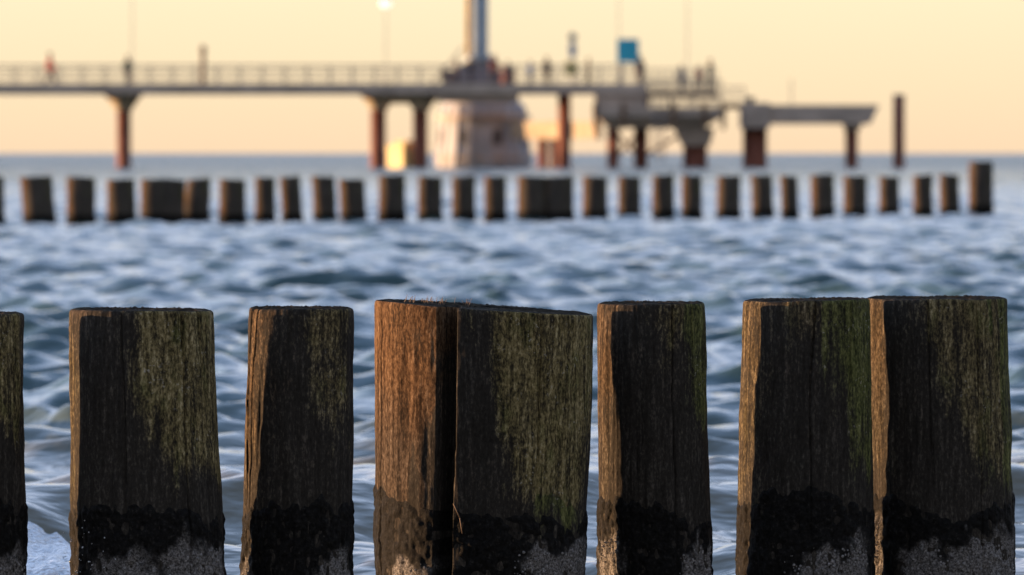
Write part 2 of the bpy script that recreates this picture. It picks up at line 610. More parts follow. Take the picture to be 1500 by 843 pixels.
def near_post(label, xl, xr, yl, yr, bl, br, dry_lit_bands, seed, clefts=(), algae=0.0, barn=(), ecc=1.0, nseg=320, grey=(0.35, 0.9), yoff=0.0):
    """Edges are read at the top rim and at the lower edge of the photograph."""
    pc = (xl + xr) / 2
    Y = near_y(pc) + yoff
    tl, tr = at(xl, yl + 3, Y), at(xr, yr + 3, Y)
    q0, q1 = at(bl, 843, Y), at(br, 843, Y)
    zt = (tl.z + tr.z) / 2
    tilt = (tr.z - tl.z) / 2
    zb = -0.30
    zq = q0.z
    ex = (zt - zb) / (zt - zq)
    cx0, cx1 = 0.0, ((q0.x + q1.x) / 2 - (tl.x + tr.x) / 2) * ex
    r0, rq = (tr.x - tl.x) / 2, (q1.x - q0.x) / 2
    r1 = r0 + (rq - r0) * ex
    root = thing('groyne_post', label, 'post', ((tl.x + tr.x) / 2, Y, 0), 'posts of the near groyne')
    P, PH, SS, un, L = trunk_arrays(cx0, cx1, r0, r1, zt, zb, tilt, nseg, 300, seed, clefts, ecc=ecc)
    t_ = SS * ex                                    # 0 at the top, 1 at the lower edge of the picture
    deg = np.degrees(PH)
    streak = fbm(un * 26, SS * L * 2.2, 26, seed + 101, 3, 0.6) - 0.5
    blob = fbm(un * 9, SS * L * 7, 9, seed + 140, 4, 0.55) - 0.5
    dry_lit = np.zeros_like(t_)
    green = np.zeros_like(t_)
    for (d0, d1, d0b, d1b, tend, soft, amt, gr) in dry_lit_bands:
        # a drier patch, also painting in the lit sides, between two angles that drift with height and ends at tend
        f = np.clip(t_ / max(tend, 0.01), 0, 1.3)
        a0, a1 = d0 + (d0b - d0) * f, d1 + (d1b - d1) * f
        w = sstep(deg + 36 * streak + 18 * blob, a0 - soft, a0 + soft) * (1 - sstep(deg + 36 * streak + 18 * blob, a1 - soft, a1 + soft))
        w = w * (1 - sstep(t_ + 0.30 * streak + 0.22 * blob, tend - 0.10, tend + 0.06)) * amt
        green = np.where(w > dry_lit, gr, green)
        dry_lit = np.maximum(dry_lit, w)
    # smooth transition of the film colour with the angle
    me = grid_mesh('trunk', P, nseg, P.shape[0], wrap=True)
    add_attr(me, 'dry_lit', dry_lit)
    add_attr(me, 'green', green)
    add_attr(me, 'grey', grey[0] + (grey[1] - grey[0]) * sstep(t_ + 0.4 * blob, 0.1, 0.65))
    link('trunk', me, M_WOOD, root)
    link('cut_top', cap_mesh(P[0], seed), M_END, root)
    # black seaweed collar
    ta = 0.735 + algae
    sa = ta / ex
    th = np.linspace(0, 2 * PI, nseg, endpoint=False)
    j0 = int(np.searchsorted(SS[:, 0], sa - 0.085))
    Q = P[j0:].copy()
    S2 = SS[j0:]
    u2 = un[j0:]
    cxs = cx0 + (cx1 - cx0) * S2
    rag = (fbm(u2 * 13, S2 * 4, 13, seed + 300, 4, 0.6) - 0.5) * 0.09 + (fbm(u2 * 4, S2 * 2, 4, seed + 303, 2, 0.5) - 0.5) * 0.10
    cov = sstep(S2 + rag, sa - 0.012, sa + 0.025)
    push = -0.004 + cov * (0.003 + 0.006 * fbm(u2 * 30, S2 * L * 22, 30, seed + 310, 4, 0.6)) + 0.007 * cov * (fbm(u2 * 80, S2 * L * 60, 80, seed + 320, 2) - 0.5)
    rad = np.sqrt((Q[..., 0] - cxs) ** 2 + Q[..., 1] ** 2) + 1e-9
    Q[..., 0] += (Q[..., 0] - cxs) / rad * push
    Q[..., 1] += Q[..., 1] / rad * push
    me = grid_mesh('seaweed_collar', Q, nseg, Q.shape[0], wrap=True)
    cr_ = np.zeros_like(S2)
    dq = np.degrees(PH[j0:])
    tq = S2 * ex
    nb = fbm(u2 * 22, S2 * L * 16, 22, seed + 400, 4, 0.6) - 0.5
    for (d0, d1, t0, t1, cnt) in barn:
        kk = (dq - d0) / (d1 - d0)
        wv = sstep(dq + 50 * nb, d0 - 4, d0 + 12) * (1 - sstep(dq + 50 * nb, d1 - 8, d1 + 8)) * sstep(tq + 0.25 * nb - (1 - kk) * 0.05, t0 - 0.035, t0 + 0.015)
        cr_ = np.maximum(cr_, wv * 0.85)
    add_attr(me, 'crust', cr_)
    link('seaweed_collar', me, M_ALGAE, root)
    # barnacles
    if barn:
        bm = bmesh.new()
        rr = np.random.default_rng(seed + 500)
        for (d0, d1, t0, t1, cnt) in barn:
            for _ in range(cnt):
                dg = rr.uniform(d0, d1)
                k = (dg - d0) / (d1 - d0)
                tt = rr.uniform(t0, t1) + (1 - k) * 0.055 * rr.uniform(0.2, 1.6)
                if rr.random() < 0.35 * (1 - k):
                    continue
                j = min(int(np.searchsorted(SS[:, 0], tt / ex)), P.shape[0] - 1)
                i = int((math.radians(dg) % (2 * PI)) / (2 * PI) * nseg) % nseg
                if j < j0:
                    p = Vector(P[j, i])
                else:
                    p = Vector(Q[j - j0, i])
                nrm = Vector((math.sin(math.radians(dg)), -math.cos(math.radians(dg)), 0))
                nrm = (nrm + Vector(rr.normal(0, 0.15, 3))).normalized()
                R0 = rr.uniform(0.0011, 0.0034)
                u_ = nrm.orthogonal().normalized()
                w_ = nrm.cross(u_)
                hgt = R0 * rr.uniform(0.3, 0.75)
                rings = []
                for rad_, hh in ((R0, -0.001), (R0 * 0.5, hgt), (R0 * 0.28, hgt * 0.5)):
                    rings.append([bm.verts.new(p + nrm * hh + rad_ * (math.cos(2 * PI * q / 7) * u_ + math.sin(2 * PI * q / 7) * w_)) for q in range(7)])
                for a_, c_ in zip(rings, rings[1:]):
                    for q in range(7):
                        bm.faces.new((a_[q], a_[(q + 1) % 7], c_[(q + 1) % 7], c_[q]))
                bm.faces.new(rings[-1])
        me = bpy.data.meshes.new('barnacle_crust')
        bm.to_mesh(me)
        bm.free()
        o = link('barnacle_crust', me, M_BARN, root, smooth=False)
        o['kind'] = 'stuff'
    return root, P, Y


# bands of drier wood that also paint the sunlit and skylit sides: (from deg, to deg at top; from, to at the end; end t; softness; amount; green)
near_post('dark wet post cut off by the left picture edge beside the white foam', -142, 33, 457, 457, -140, 36,
          [(10, 80, 35, 85, 0.45, 16, 0.62, 0.9), (-95, -45, -95, -60, 0.7, 9, 0.7, 0.1)], 3, barn=[(10, 80, 0.93, 1.2, 160)])
near_post('broad dark post rising from the white foam, widening toward its foot', 101, 311, 450, 452, 104, 328,
          [(-2, 105, 22, 108, 0.60, 12, 0.74, 0.88), (-110, -60, -110, -66, 0.72, 12, 0.52, 0.3), (-80, -20, -90, -50, 0.14, 12, 0.55, 0.0)], 17,
          barn=[(18, 75, 0.875, 1.2, 520), (-40, 10, 0.93, 1.2, 60)], clefts=[(38, 0.8, 0.007, 0.0, 0.7, 0.08), (-12, 0.7, 0.006, 0.0, 0.5, 0.1), (58, 0.6, 0.006, 0.0, 0.35, 0.05)], yoff=-0.10, grey=(0.8, 1.0))
near_post('slim flat topped post with a dark split down its left edge', 366, 517, 449, 449, 352, 516,
          [(-110, -30, -110, -52, 0.74, 24, 0.47, 0.1), (8, 70, 30, 62, 0.42, 18, 0.50, 0.85)], 29,
          clefts=[(-71, 2.2, 0.012, 0.0, 0.62, 0.10), (-58, 1.2, 0.006, 0.0, 0.5, 0.12)], barn=[(20, 70, 0.93, 1.2, 120), (-85, -55, 0.93, 1.2, 60)], algae=-0.01, yoff=-0.155, grey=(0.2, 0.8))
split_root, SPLIT_P, SPLIT_Y = near_post('widest post with slanted top, orange sunlit left side and deep vertical cleft', 552, 869, 437, 459, 553, 856,
          [(-110, -29, -110, -37, 0.74, 3, 0.98, 0.0), (-8, 105, 26, 66, 0.74, 10, 0.76, 0.92), (22, 70, 30, 62, 0.80, 10, 0.70, 1.0)], 41,
          clefts=[(-20.5, 5.6, 0.075, 0.0, 1.6, 0.05), (-70, 0.7, 0.006, 0.0, 0.8, 0.05), (31, 0.5, 0.005, 0.0, 0.45, 0.02)],
          barn=[(18, 80, 0.86, 1.2, 620), (-60, -30, 0.93, 1.2, 60)], nseg=560, algae=-0.005, grey=(-0.1, 0.75))
near_post('narrow post standing alone, black in the middle with sunlit left edge', 876, 1032, 442, 441, 877, 1043,
          [(-110, -42, -110, -54, 0.70, 15, 0.68, 0.05), (40, 110, 52, 110, 0.50, 12, 0.62, 1.0), (5, 60, 10, 40, 0.16, 15, 0.5, 0.8)], 53,
          barn=[(25, 80, 0.88, 1.2, 380), (-75, -40, 0.84, 0.90, 90)], algae=-0.02, clefts=[(22, 0.9, 0.007, 0.0, 0.55, 0.1), (48, 0.7, 0.005, 0.0, 0.3, 0.06)], grey=(0.5, 1.0))
near_post('thick post with a brown left side touching the post at its right', 1086, 1276, 438, 435, 1081, 1278,
          [(-110, -46, -110, -60, 0.72, 16, 0.58, 0.25), (8, 110, 46, 110, 0.62, 14, 0.70, 1.0), (-30, 20, -20, 10, 0.1, 10, 0.45, 0.4)], 67,
          barn=[(-20, 60, 0.875, 1.2, 520)], algae=-0.04, clefts=[(4, 0.8, 0.007, 0.0, 0.6, 0.12), (40, 0.6, 0.005, 0.0, 0.4, 0.05)], yoff=-0.07, grey=(0.6, 1.0))
near_post('rightmost thick post with pale sunlit strip down its left side', 1267, 1474, 434, 434, 1272, 1487,
          [(-110, -52, -110, -50, 0.68, 8, 0.78, 0.12), (-25, 60, 25, 70, 0.58, 14, 0.62, 0.72), (45, 112, 48, 112, 0.66, 12, 0.66, 1.0)], 79,
          barn=[(-35, 75, 0.86, 1.2, 620), (-85, -60, 0.78, 0.92, 90)], algae=-0.02, grey=(0.7, 1.0), clefts=[(-8, 0.8, 0.007, 0.0, 0.5, 0.1), (33, 0.7, 0.006, 0.0, 0.7, 0.08)], yoff=-0.06)

# a dry twig caught in the cleft
tp0, tp1 = at(664, 738, SPLIT_Y - 0.190), at(677, 782, SPLIT_Y - 0.203)
tw = MB()
base = Vector((tp0.x, tp0.y, tp0.z))
mid = (tp1 - tp0) * 0.55 + Vector((0.003, 0, 0.004))
tw.tube((0, 0, 0), mid, 0.0008, 6, 0.0011)
tw.tube(mid, tp1 - tp0, 0.0011, 6, 0.0006)
o = tw.build('twig', M_TWIG, None, smooth=True)
o.location = tp0
o['label'] = 'thin pale twig stuck slantwise low in the cleft of the split post'
o['category'] = 'twig'
# dry stalks sprouting from the top of the split post
st = MB()
rr = random.Random(4)
for k in range(34):
    px = 590 + rr.random() ** 0.8 * 100
    p = at(px, 435.5 + (px - 552) * 0.066, SPLIT_Y - 0.12 + rr.random() * 0.2)
    hgt = rr.uniform(0.003, 0.011)
    loc = p - Vector(split_root.location)
    loc.z -= 0.006
    st.tube(loc, loc + Vector((rr.uniform(-0.006, 0.006), rr.uniform(-0.004, 0.004), hgt + 0.004)), 0.0007, 5, 0.0003)
o = st.build('dry_stalk', M_TWIG, split_root)
o['kind'] = 'stuff'
# the little knob on the left of the thick post near its top
kp = at(1084.5, 456, near_y(1181) - 0.02)

# foam washing up between the two posts at the left -------------------
fx = np.linspace(-1.16, -0.83, 130)
fy = np.linspace(11.9, 13.6, 150)
FX, FY = np.meshgrid(fx, fy)
dx_, dy_, dz_ = sea_disp(FX, FY, np.full_like(FX, 0.02))
un_ = (FX + 1.16) / 0.33
crest = 0.042 * np.exp(-((FY - 13.05) / 0.35) ** 2) * (1.35 - 1.5 * un_)
edge = sstep(un_, 0.0, 0.1) * (1 - sstep(un_, 0.85, 1.0)) * sstep(FY, 11.9, 12.1) * (1 - sstep(FY, 13.3, 13.6))
bub = 1.3 * (fbm(FX * 17, FY * 8, 64, 900, 4, 0.5) - 0.42)
FZ = dz_ + edge * (-0.004 + crest + 0.036 * bub) - (1 - edge) * 0.03
foam = link('sea_foam', grid_mesh('sea_foam', np.stack([FX, FY, FZ], -1), 130, 150), M_FOAM)
foam['kind'] = 'stuff'
foam['label'] = 'white bubbly foam washing up between the two leftmost posts'
db = bmesh.new()
rr = random.Random(21)
for k in range(70):
    px = rr.gauss(122, 30)
    py = 843 - abs(rr.gauss(0, 36))
    p = at(px, py, near_y(206) - 0.17 + rr.uniform(-0.08, 0.03))
    bmesh.ops.create_icosphere(db, subdivisions=1, radius=rr.uniform(0.0005, 0.0014), matrix=Matrix.Translation(p))
me = bpy.data.meshes.new('splash_spray')
db.to_mesh(me)
db.free()
o = link('splash_spray', me, M_FOAM)
o['kind'] = 'stuff'
o['label'] = 'fine white spray drops thrown up before the foot of the broad post'

# far groyne ---------------------------------------------------------
FAR = [  # left, right, top, lean of the foot in px, label
    (-20, 5, 258, 0, 'blurred far groyne post cut off by the left picture edge'),
    (31, 74, 258, 6, 'far groyne post leaning left, the first whole one from the left'),
    (100, 138, 259, 0, 'upright far groyne post with an orange edge, left of the first pier column'),
    (158, 196, 262, 1, 'far groyne post straight below the first pier column from the left'),
    (208, 248, 261, 0, 'left post of the far groyne clump of three right of the first pier column'),
    (236, 270, 262, -2, 'middle post of the far groyne clump of three right of the first pier column'),
    (277, 307, 261, -7, 'right leaning post of the far groyne clump of three right of the first pier column'),
    (323, 358, 262, 0, 'lone far groyne post just right of the clump of three'),
    (375, 402, 259, 0, 'slim far groyne post, left of a close pair under the empty deck span'),
    (411, 438, 258, 4, 'slim tilted far groyne post, right of a close pair under the empty deck span'),
    (458, 489, 258, 3, 'far groyne post leaning, second to the left from the twin pier columns'),
    (498, 532, 262, 3, 'squat far groyne post just left of the twin pier columns'),
    (556, 592, 256, 0, 'far groyne post between the twin pier columns, below the yellow fender'),
    (614, 646, 258, 0, 'far groyne post below the right one of the twin pier columns'),
    (664, 695, 258, 0, 'far groyne post below the sunlit left side of the gondola'),
    (711, 740, 258, 0, 'far groyne post below the middle of the gondola'),
    (760, 803, 258, 0, 'left half of the broadest far groyne clump, right of the gondola'),
    (799, 838, 258, 0, 'right half of the broadest far groyne clump, below the red column'),
    (855, 888, 258, 0, 'far groyne post just right of the broadest clump, left edge orange'),
    (907, 937, 258, 0, 'far groyne post below the thin column pair of the lower platform'),
    (957, 986, 256, 0, 'far groyne post below the gap beside the thick platform column'),
    (1000, 1027, 256, 0, 'far groyne post straight below the thick platform column'),
    (1052, 1083, 257, 0, 'far groyne post in the gap between lower platform and landing stage'),
    (1101, 1130, 256, 2, 'far groyne post straight below the thick landing stage column'),
    (1144, 1167, 257, 2, 'thinnest far groyne post, under the open span of the landing stage'),
    (1189, 1220, 255, 1, 'far groyne post under the span, left of the thin landing stage column'),
    (1237, 1268, 257, 1, 'far groyne post straight below the thin landing stage column'),
    (1289, 1316, 258, 1, 'far groyne post just left below the lone red pile'),
    (1339, 1365, 256, 0, 'left post of the far pair right of the lone red pile'),
    (1377, 1403, 255, 2, 'right post of the far pair right of the lone red pile'),
    (1421, 1453, 236, 0, 'tallest far groyne post, ending the row at the right'),
]
for i, (xl, xr, yt, lean, lab) in enumerate(FAR):
    pc = (xl + xr) / 2
    drop = 106 - 12.5 * (pc + 10) / 1450.0
    Y = CAM_H * FPX / drop
    if 'middle post' in lab or 'right half of the broadest' in lab:
        Y = prev_Y - 0.02                 # pressed against the front of its neighbour
    prev_Y = Y
    mpp = Y / FPX
    r0 = (xr - xl) / 2 * mpp * (1.10 if lean != -7 else 1.1)
    top = at(pc, yt + 1, Y)
    root = thing('groyne_post', lab, 'post', (top.x, Y, 0), 'posts of the far groyne')
    zb = -0.5
    k = (top.z - zb) / top.z
    P, PH, SS, un, L = trunk_arrays(0, lean * mpp * k, r0, r0 * (1.05 if lean != -7 else 1.65), top.z, zb, 0.01 * math.sin(i * 2.3), 72, 60, 1000 + i * 7, rough=2.0, ecc=0.9)
    deg = np.degrees(PH)
    nz_ = fbm(un * 12, SS * 6, 12, 2000 + i, 3) - 0.5
    dry_lit = (1 - sstep(deg + 40 * nz_, -60, -35)) * (1 - sstep(deg, 100, 130)) * 0.85 + 0.45 * sstep(deg + 60 * nz_, 20, 60) * (1 - sstep(SS * k, 0.3, 0.6))  # sunlit left edge painted in together with the drier wood
    dry_lit = dry_lit * (1 - sstep(SS * k + 0.3 * nz_, 0.80, 0.95))
    me = grid_mesh('trunk', P, 72, P.shape[0], wrap=True)
    add_attr(me, 'dry_lit', dry_lit)
    add_attr(me, 'green', sstep(deg, -20, 20))
    add_attr(me, 'grey', np.zeros_like(SS))
    link('trunk', me, M_FARWOOD, root)
    link('cut_top', cap_mesh(P[0], i, 4), M_END, root)
    j0 = int(np.searchsorted(SS[:, 0], 0.76 / k))
    Q = P[j0:].copy()
    cxs = lean * mpp * k * SS[j0:]
    f = 1.0 + 0.03 + 0.06 * fbm(un[j0:] * 16, SS[j0:] * 30, 16, 3000 + i, 3)
    f[0] = 0.98
    Q[..., 0] = cxs + (Q[..., 0] - cxs) * f
    Q[..., 1] *= f
    link('seaweed_collar', grid_mesh('seaweed_collar', Q, 72, Q.shape[0], wrap=True), M_ALGAE, root)

# ------------------------------------------------------------------ the pier
PY = 371.2                               # distance of the pier front
MP = PY / FPX                            # metres per photograph pixel there


def X(px):
    return (px - 750.0) * MP


def Z(py):
    return at(750, py, PY).z


pier = thing('pier', 'long grey pier deck on rust red columns crossing behind the groynes', 'pier', (0, PY, 0))
DW = 3.2                                 # deck width
MB().box(X(-420), X(948), 0, DW, Z(136), Z(127)).build('deck', M_CONC, pier, 0.03)
MB().box(X(-420), X(948), -0.12, 0.16, Z(138.5), Z(122.5)).build('edge_beam', M_CONC, pier, 0.03)
MB().box(X(-420), X(948), DW - 0.16, DW + 0.12, Z(138.5), Z(122.5)).build('edge_beam', M_CONC, pier, 0.03)


def flared_cap(x0, x1, x2, x3, ya, yb, parent, mat=M_CAP, y0=0.3, y1=4.2, name='pile_cap'):
    za, zb = Z(ya), Z(yb)
    xm, ra, rb = (X(x0) + X(x1)) / 2, (X(x1) - X(x0)) / 2, (X(x3) - X(x2)) / 2
    return MB().lathe([(rb, zb), (rb * 1.05, zb + 0.1), (ra * 0.93, za - 0.12), (ra, za - 0.06), (ra, za)], xm, 2.0, 40).build(name, mat, parent, smooth=True)


def pile(px, rpx, ytop, parent, y=2.0, mat=M_RUST, name='pile'):
    r = rpx * MP
    return MB().lathe([(r * 1.02, -1.5), (r * 1.02, 0.25), (r, 0.3), (r, Z(ytop))], X(px), y, 28).build(name, mat, parent, smooth=True)


for px in (-192, 178.5):
    flared_cap(px - 28, px + 27, px - 12, px + 12, 139, 163, pier)
    pile(px, 10.5, 160, pier)
flared_cap(527, 581, 541, 566, 139, 162, pier)
flared_cap(589, 643, 603, 627, 139, 162, pier)
MB().box(X(545), X(630), 1.2, 3.0, Z(152), Z(137)).build('crossbeam', M_CAP, pier, 0.03)
pile(553, 11.5, 156, pier)
pile(615, 11, 156, pier)
pile(827, 9.5, 138, pier)
pile(898, 8, 138, pier, y=2.4)
pile(939, 10, 138, pier, y=1.2)


def railing(parent, y, x0, x1, ybase, ytop, rails, step, prad=0.028):
    r = bpy.data.objects.new('railing', None)
    COL.objects.link(r)
    r.parent = parent
    # the top rail is the railing's own mesh
    COL.objects.unlink(r)
    bpy.data.objects.remove(r)
    r = MB().tube((X(x0), y, Z(ytop)), (X(x1), y, Z(ytop)), prad * 1.2).build('railing', M_RAIL, parent)
    for q in rails:
        MB().tube((X(x0), y, Z(q)), (X(x1), y, Z(q)), prad * 0.7, 6).build('rail', M_RAIL, r)
    p0 = None
    px = x0
    while px <= x1 + 0.1:
        if p0 is None:
            p0 = MB().box(-prad, prad, -prad, prad, Z(ybase), Z(ytop - 0.6)).build('railing_post', M_RAIL, r)
            o_ = p0
        else:
            o_ = p0.copy()
            COL.objects.link(o_)
            o_.parent = r
        o_.location = (X(px), y, 0)
        px += step
    return r


railing(pier, 0.02, -79.6, 945, 123, 96, (103, 109.5, 116), 33.05)
railing(pier, DW - 0.02, -79.6, 945, 123, 96, (103, 109.5, 116), 33.05)
# plinth of the deck under the mast
MB().box(X(640), X(760), 0.3, DW - 0.3, Z(150), Z(137)).build('crossbeam', M_CONC, pier, 0.03)

# lower platform at the pier head -------------------------------------
plat = thing('lower_platform', 'stepped lower platform with railings and tapered concrete underside at the pier head', 'platform', (0, PY - 1.5, 0))
MB().box(X(868), X(1062), 0, 5.2, Z(172), Z(158)).build('deck', M_CONC, plat, 0.03)
MB().hull8([(X(893), 0.8, Z(188)), (X(1030), 0.8, Z(188)), (X(1030), 4.6, Z(188)), (X(893), 4.6, Z(188)),
            (X(874), 0.3, Z(172)), (X(1056), 0.3, Z(172)), (X(1056), 5.0, Z(172)), (X(874), 5.0, Z(172))]).build('underside', M_CONC, plat, 0.02)
MB().box(X(872), X(944), 1.6, 5.6, Z(158), Z(139)).build('crossbeam', M_CONC, plat, 0.02)
MB().hull8([(X(1000), 1.2, Z(214)), (X(1040), 1.2, Z(214)), (X(1040), 3.6, Z(214)), (X(1000), 3.6, Z(214)),
            (X(988), 0.9, Z(187)), (X(1046), 0.9, Z(187)), (X(1046), 3.9, Z(187)), (X(988), 3.9, Z(187))]).build('pile_cap', M_CONC, plat, 0.02)
pile(1019, 18, 212, plat, y=2.4)
pile(899, 8, 186, plat, y=2.0)
pile(940, 9.5, 186, plat, y=2.6)
railing(plat, 0.1, 946, 1056, 159, 118, (126, 134, 142, 150), 9.15)
railing(plat, 5.0, 946, 1056, 159, 118, (126, 134, 142, 150), 9.15)
# upper step with its own rail, where people stand
MB().box(X(946), X(1052), 2.4, 5.1, Z(141), Z(134)).build('step', M_TIMB, plat, 0.02)
for px in (950, 983, 1016, 1049):
    MB().box(X(px) - 0.06, X(px) + 0.06, 2.6, 2.75, Z(158), Z(141)).build('leg', M_DARK, plat)
railing(plat, 2.6, 950, 1050, 134, 101, (107, 113, 119, 126), 10)

for (xa, ya, xb, yb_) in ((899, 236, 940, 190), (899, 190, 940, 236), (940, 232, 1008, 190)):
    MB().tube((X(xa), 2.1, Z(ya)), (X(xb), 2.1, Z(yb_)), 0.09).build('brace', M_RUST, plat, smooth=True)
for px in (958, 972):
    MB().tube((X(px), -0.12, Z(236)), (X(px), -0.12, Z(150)), 0.05).build('ladder_rail', M_RAIL, plat, smooth=True)
for k in range(11):
    MB().tube((X(958), -0.12, Z(234 - k * 7.5)), (X(972), -0.12, Z(234 - k * 7.5)), 0.035, 6).build('rung', M_RAIL, plat)
for px in (872, 912, 985, 1030, 1058):
    MB().box(X(px) - 0.14, X(px) + 0.14, -0.2, 0.0, Z(190), Z(150)).build('fender_timber', M_TIMB, plat, 0.02)

gang = thing('gangway', 'narrow gangway with thin rails between platform and landing stage', 'gangway', (0, PY + 0.5, 0))
MB().box(X(1062), X(1092), 0, 1.4, Z(160), Z(152)).build('deck', M_TIMB, gang, 0.01)
railing(gang, 0.06, 1063, 1091, 152, 128, (140,), 14, 0.025)
railing(gang, 1.34, 1063, 1091, 152, 128, (140,), 14, 0.025)

stage = thing('landing_stage', 'low concrete landing beam on two red columns, right of the platform', 'landing stage', (0, PY, 0))
MB().hull8([(X(1090), 0, Z(182)), (X(1275), 0, Z(182)), (X(1275), 3.0, Z(182)), (X(1090), 3.0, Z(182)),
            (X(1090), 0, Z(154)), (X(1288), 0, Z(154)), (X(1288), 3.0, Z(154)), (X(1090), 3.0, Z(154))]).build('beam', M_CONC, stage, 0.04)
MB().box(X(1086), X(1128), -0.25, 3.25, Z(188), Z(151)).build('pile_cap', M_CONC, stage, 0.04)
MB().box(X(1238), X(1262), 0.4, 2.4, Z(190), Z(181)).build('pile_cap', M_CONC, stage, 0.04)
pile(1107, 18, 186, stage, y=1.4)
pile(1249, 9.5, 188, stage, y=1.4)
MB().lathe([(0.22, Z(151)), (0.22, Z(146)), (0.3, Z(145.5)), (0.3, Z(143)), (0.2, Z(142))], X(1100), 1.0, 16).build('bollard', M_DARK, stage, smooth=True)
MB().tube((X(1160), 1.0, Z(155)), (X(1160), 1.0, Z(116)), 0.03).build('mooring_rod', M_RAIL, stage)

lone = thing('mooring_pile', 'lone tall red brown pile standing in the sea beyond the landing beam', 'pile', (X(1318), PY + 1, 0))
r = 8.6 * MP
MB().lathe([(r * 1.06, -1.5), (r * 1.06, 0.4), (r, 0.5), (r, Z(143))], 0, 0, 28).build('shaft', M_RUST, lone, smooth=True)
MB().lathe([(r * 1.08, Z(143) + 0.002), (r * 1.08, Z(140)), (r * 0.9, Z(138.5))], 0, 0, 28).build('cap', M_DARK, lone, smooth=True)

# diving gondola and its mast -----------------------------------------
GY = PY + 8.2
gx = at(708, 200, GY).x
gs = GY / FPX
gon = thing('diving_gondola', 'round pale diving gondola hanging below the pier deck around the mast', 'gondola', (gx, GY, 0))


def gz(py):
    return at(708, py, GY).z


R = 66 * gs
MB().lathe([(R * 1.0, gz(246) - 1.0), (R * 1.04, gz(242)), (R * 1.0, gz(215)), (R * 0.95, gz(180)), (R * 0.9, gz(160)), (R * 0.86, gz(150)), (R * 0.4, gz(143))], 0, 0, 48).build('hull', M_SHELL, gon, smooth=True)
for k in range(16):
    a = 2 * PI * k / 16 + 0.13
    ca, sa_ = math.cos(a), math.sin(a)
    u_, w_ = Vector((-sa_, ca, 0)), Vector((ca, sa_, 0))
    lo, hi = [], []
    for (du, dw) in ((-0.14, -0.1), (0.14, -0.1), (0.14, 0.16), (-0.14, 0.16)):
        v = u_ * du + w_ * (R * 1.035 + dw)
        lo.append((v.x, v.y, gz(243)))
        v = u_ * du + w_ * (R * 0.89 + dw)
        hi.append((v.x, v.y, gz(156)))
    MB().hull8(lo + hi).build('rib', M_SHELL, gon, 0.02)
    if k % 2 == 0:
        pts = []
        a2 = a + PI / 16
        u2_, w2_ = Vector((-math.sin(a2), math.cos(a2), 0)), Vector((math.cos(a2), math.sin(a2), 0))
        for zz, rr_ in ((gz(212), R * 0.985), (gz(190), R * 0.955)):
            for (du, dw) in ((-0.28, -0.1), (0.28, -0.1), (0.28, 0.05), (-0.28, 0.05)):
                v = u2_ * du + w2_ * (rr_ + dw)
                pts.append((v.x, v.y, zz))
        MB().hull8(pts).build('window', M_GLASS, gon, 0.02)
for py in (232, 172):
    MB().lathe([(R * 0.9, gz(py) - 0.12), (R * 1.06, gz(py) - 0.1), (R * 1.06, gz(py) + 0.1), (R * 0.9, gz(py) + 0.12)], 0, 0, 48).build('ring_band', M_CONC, gon)
gm = thing('gondola_mast', 'tall blue grey mast rising from the pier with a gold strip along its left edge', 'mast', (at(702, 100, GY).x, GY, 0))
MB().lathe([(0.58, -1.0), (0.58, gz(85)), (0.54, gz(84)), (0.52, gz(-160))], 0, 0, 32).build('shaft', M_MAST, gm, smooth=True)
MB().lathe([(0.17, gz(96)), (0.17, gz(-160))], -0.66, 0, 16).build('gold_strip', M_YELR, gm, smooth=True)  # yellow tube added for the gold strip along the mast's left edge
MB().lathe([(0.6, gz(92)), (0.9, gz(91)), (0.9, gz(84)), (0.54, gz(80))], 0, 0, 32).build('collar', M_MAST, gm, smooth=True)

wh = thing('winch_house', 'grey tapered winch housing around the foot of the mast', 'winch house', (at(702, 100, GY).x, GY, 0))
MB().hull8([(-2.4, -2.6, gz(138)), (2.2, -2.6, gz(138)), (2.2, 1.6, gz(138)), (-2.4, 1.6, gz(138)),
            (-0.95, -1.1, gz(93)), (0.95, -1.1, gz(93)), (0.95, 1.0, gz(93)), (-0.95, 1.0, gz(93))]).build('housing', M_DARK, wh, 0.04)
drum = MB().lathe([(0.42, -0.5), (0.42, 0.5)], 0, 0, 20).build('drum', M_RUST, wh, smooth=True)
drum.location = (1.75, -2.9, gz(112))
MB().box(-2.1, -1.3, -3.2, -2.4, gz(126), gz(104)).build('control_box', M_DARK, wh, 0.03)
MB().tube((-2.8, -2.9, gz(124)), (-1.0, -0.6, gz(70)), 0.05).build('stay', M_DARK, wh)

# sunlit oblique landing beam and yellow fender ------------------------
bm_ = thing('landing_beam', 'orange sunlit concrete beam below the deck between gondola and lower platform', 'beam', (X(748), PY + 5.6, 0))
ang = math.atan2(-5.6, X(872) - X(748))
Lb = math.hypot(5.6, X(872) - X(748))
o = MB().box(0, Lb, 0, 0.5, Z(204), Z(178)).build('girder', M_CAP, bm_, 0.03)
o.rotation_euler = (0, 0, ang)
for q, rr_ in ((0.32, 0.30), (0.46, 0.36)):
    MB().lathe([(rr_, -1.5), (rr_, Z(203))], math.cos(ang) * Lb * q + 0.3, math.sin(ang) * Lb * q + 0.25, 20).build('pile', M_DARK if q > 0.4 else M_RUST, bm_, smooth=True)

fen = thing('fender_block', 'bright yellow fender block at the waterline between the twin columns', 'fender', (X(594), PY + 3.2, 0))
fb = MB().box(-0.75, 0.75, -0.9, 0.9, -0.8, Z(212)).build('block', M_YEL, fen, 0.10)
fb.rotation_euler = (0, 0, math.radians(-48))
fc = MB().box(-0.45, 0.45, -0.5, 0.5, Z(212) + 0.002, Z(206)).build('cap', M_YEL, fen, 0.06)
fc.rotation_euler = (0, 0, math.radians(-48))


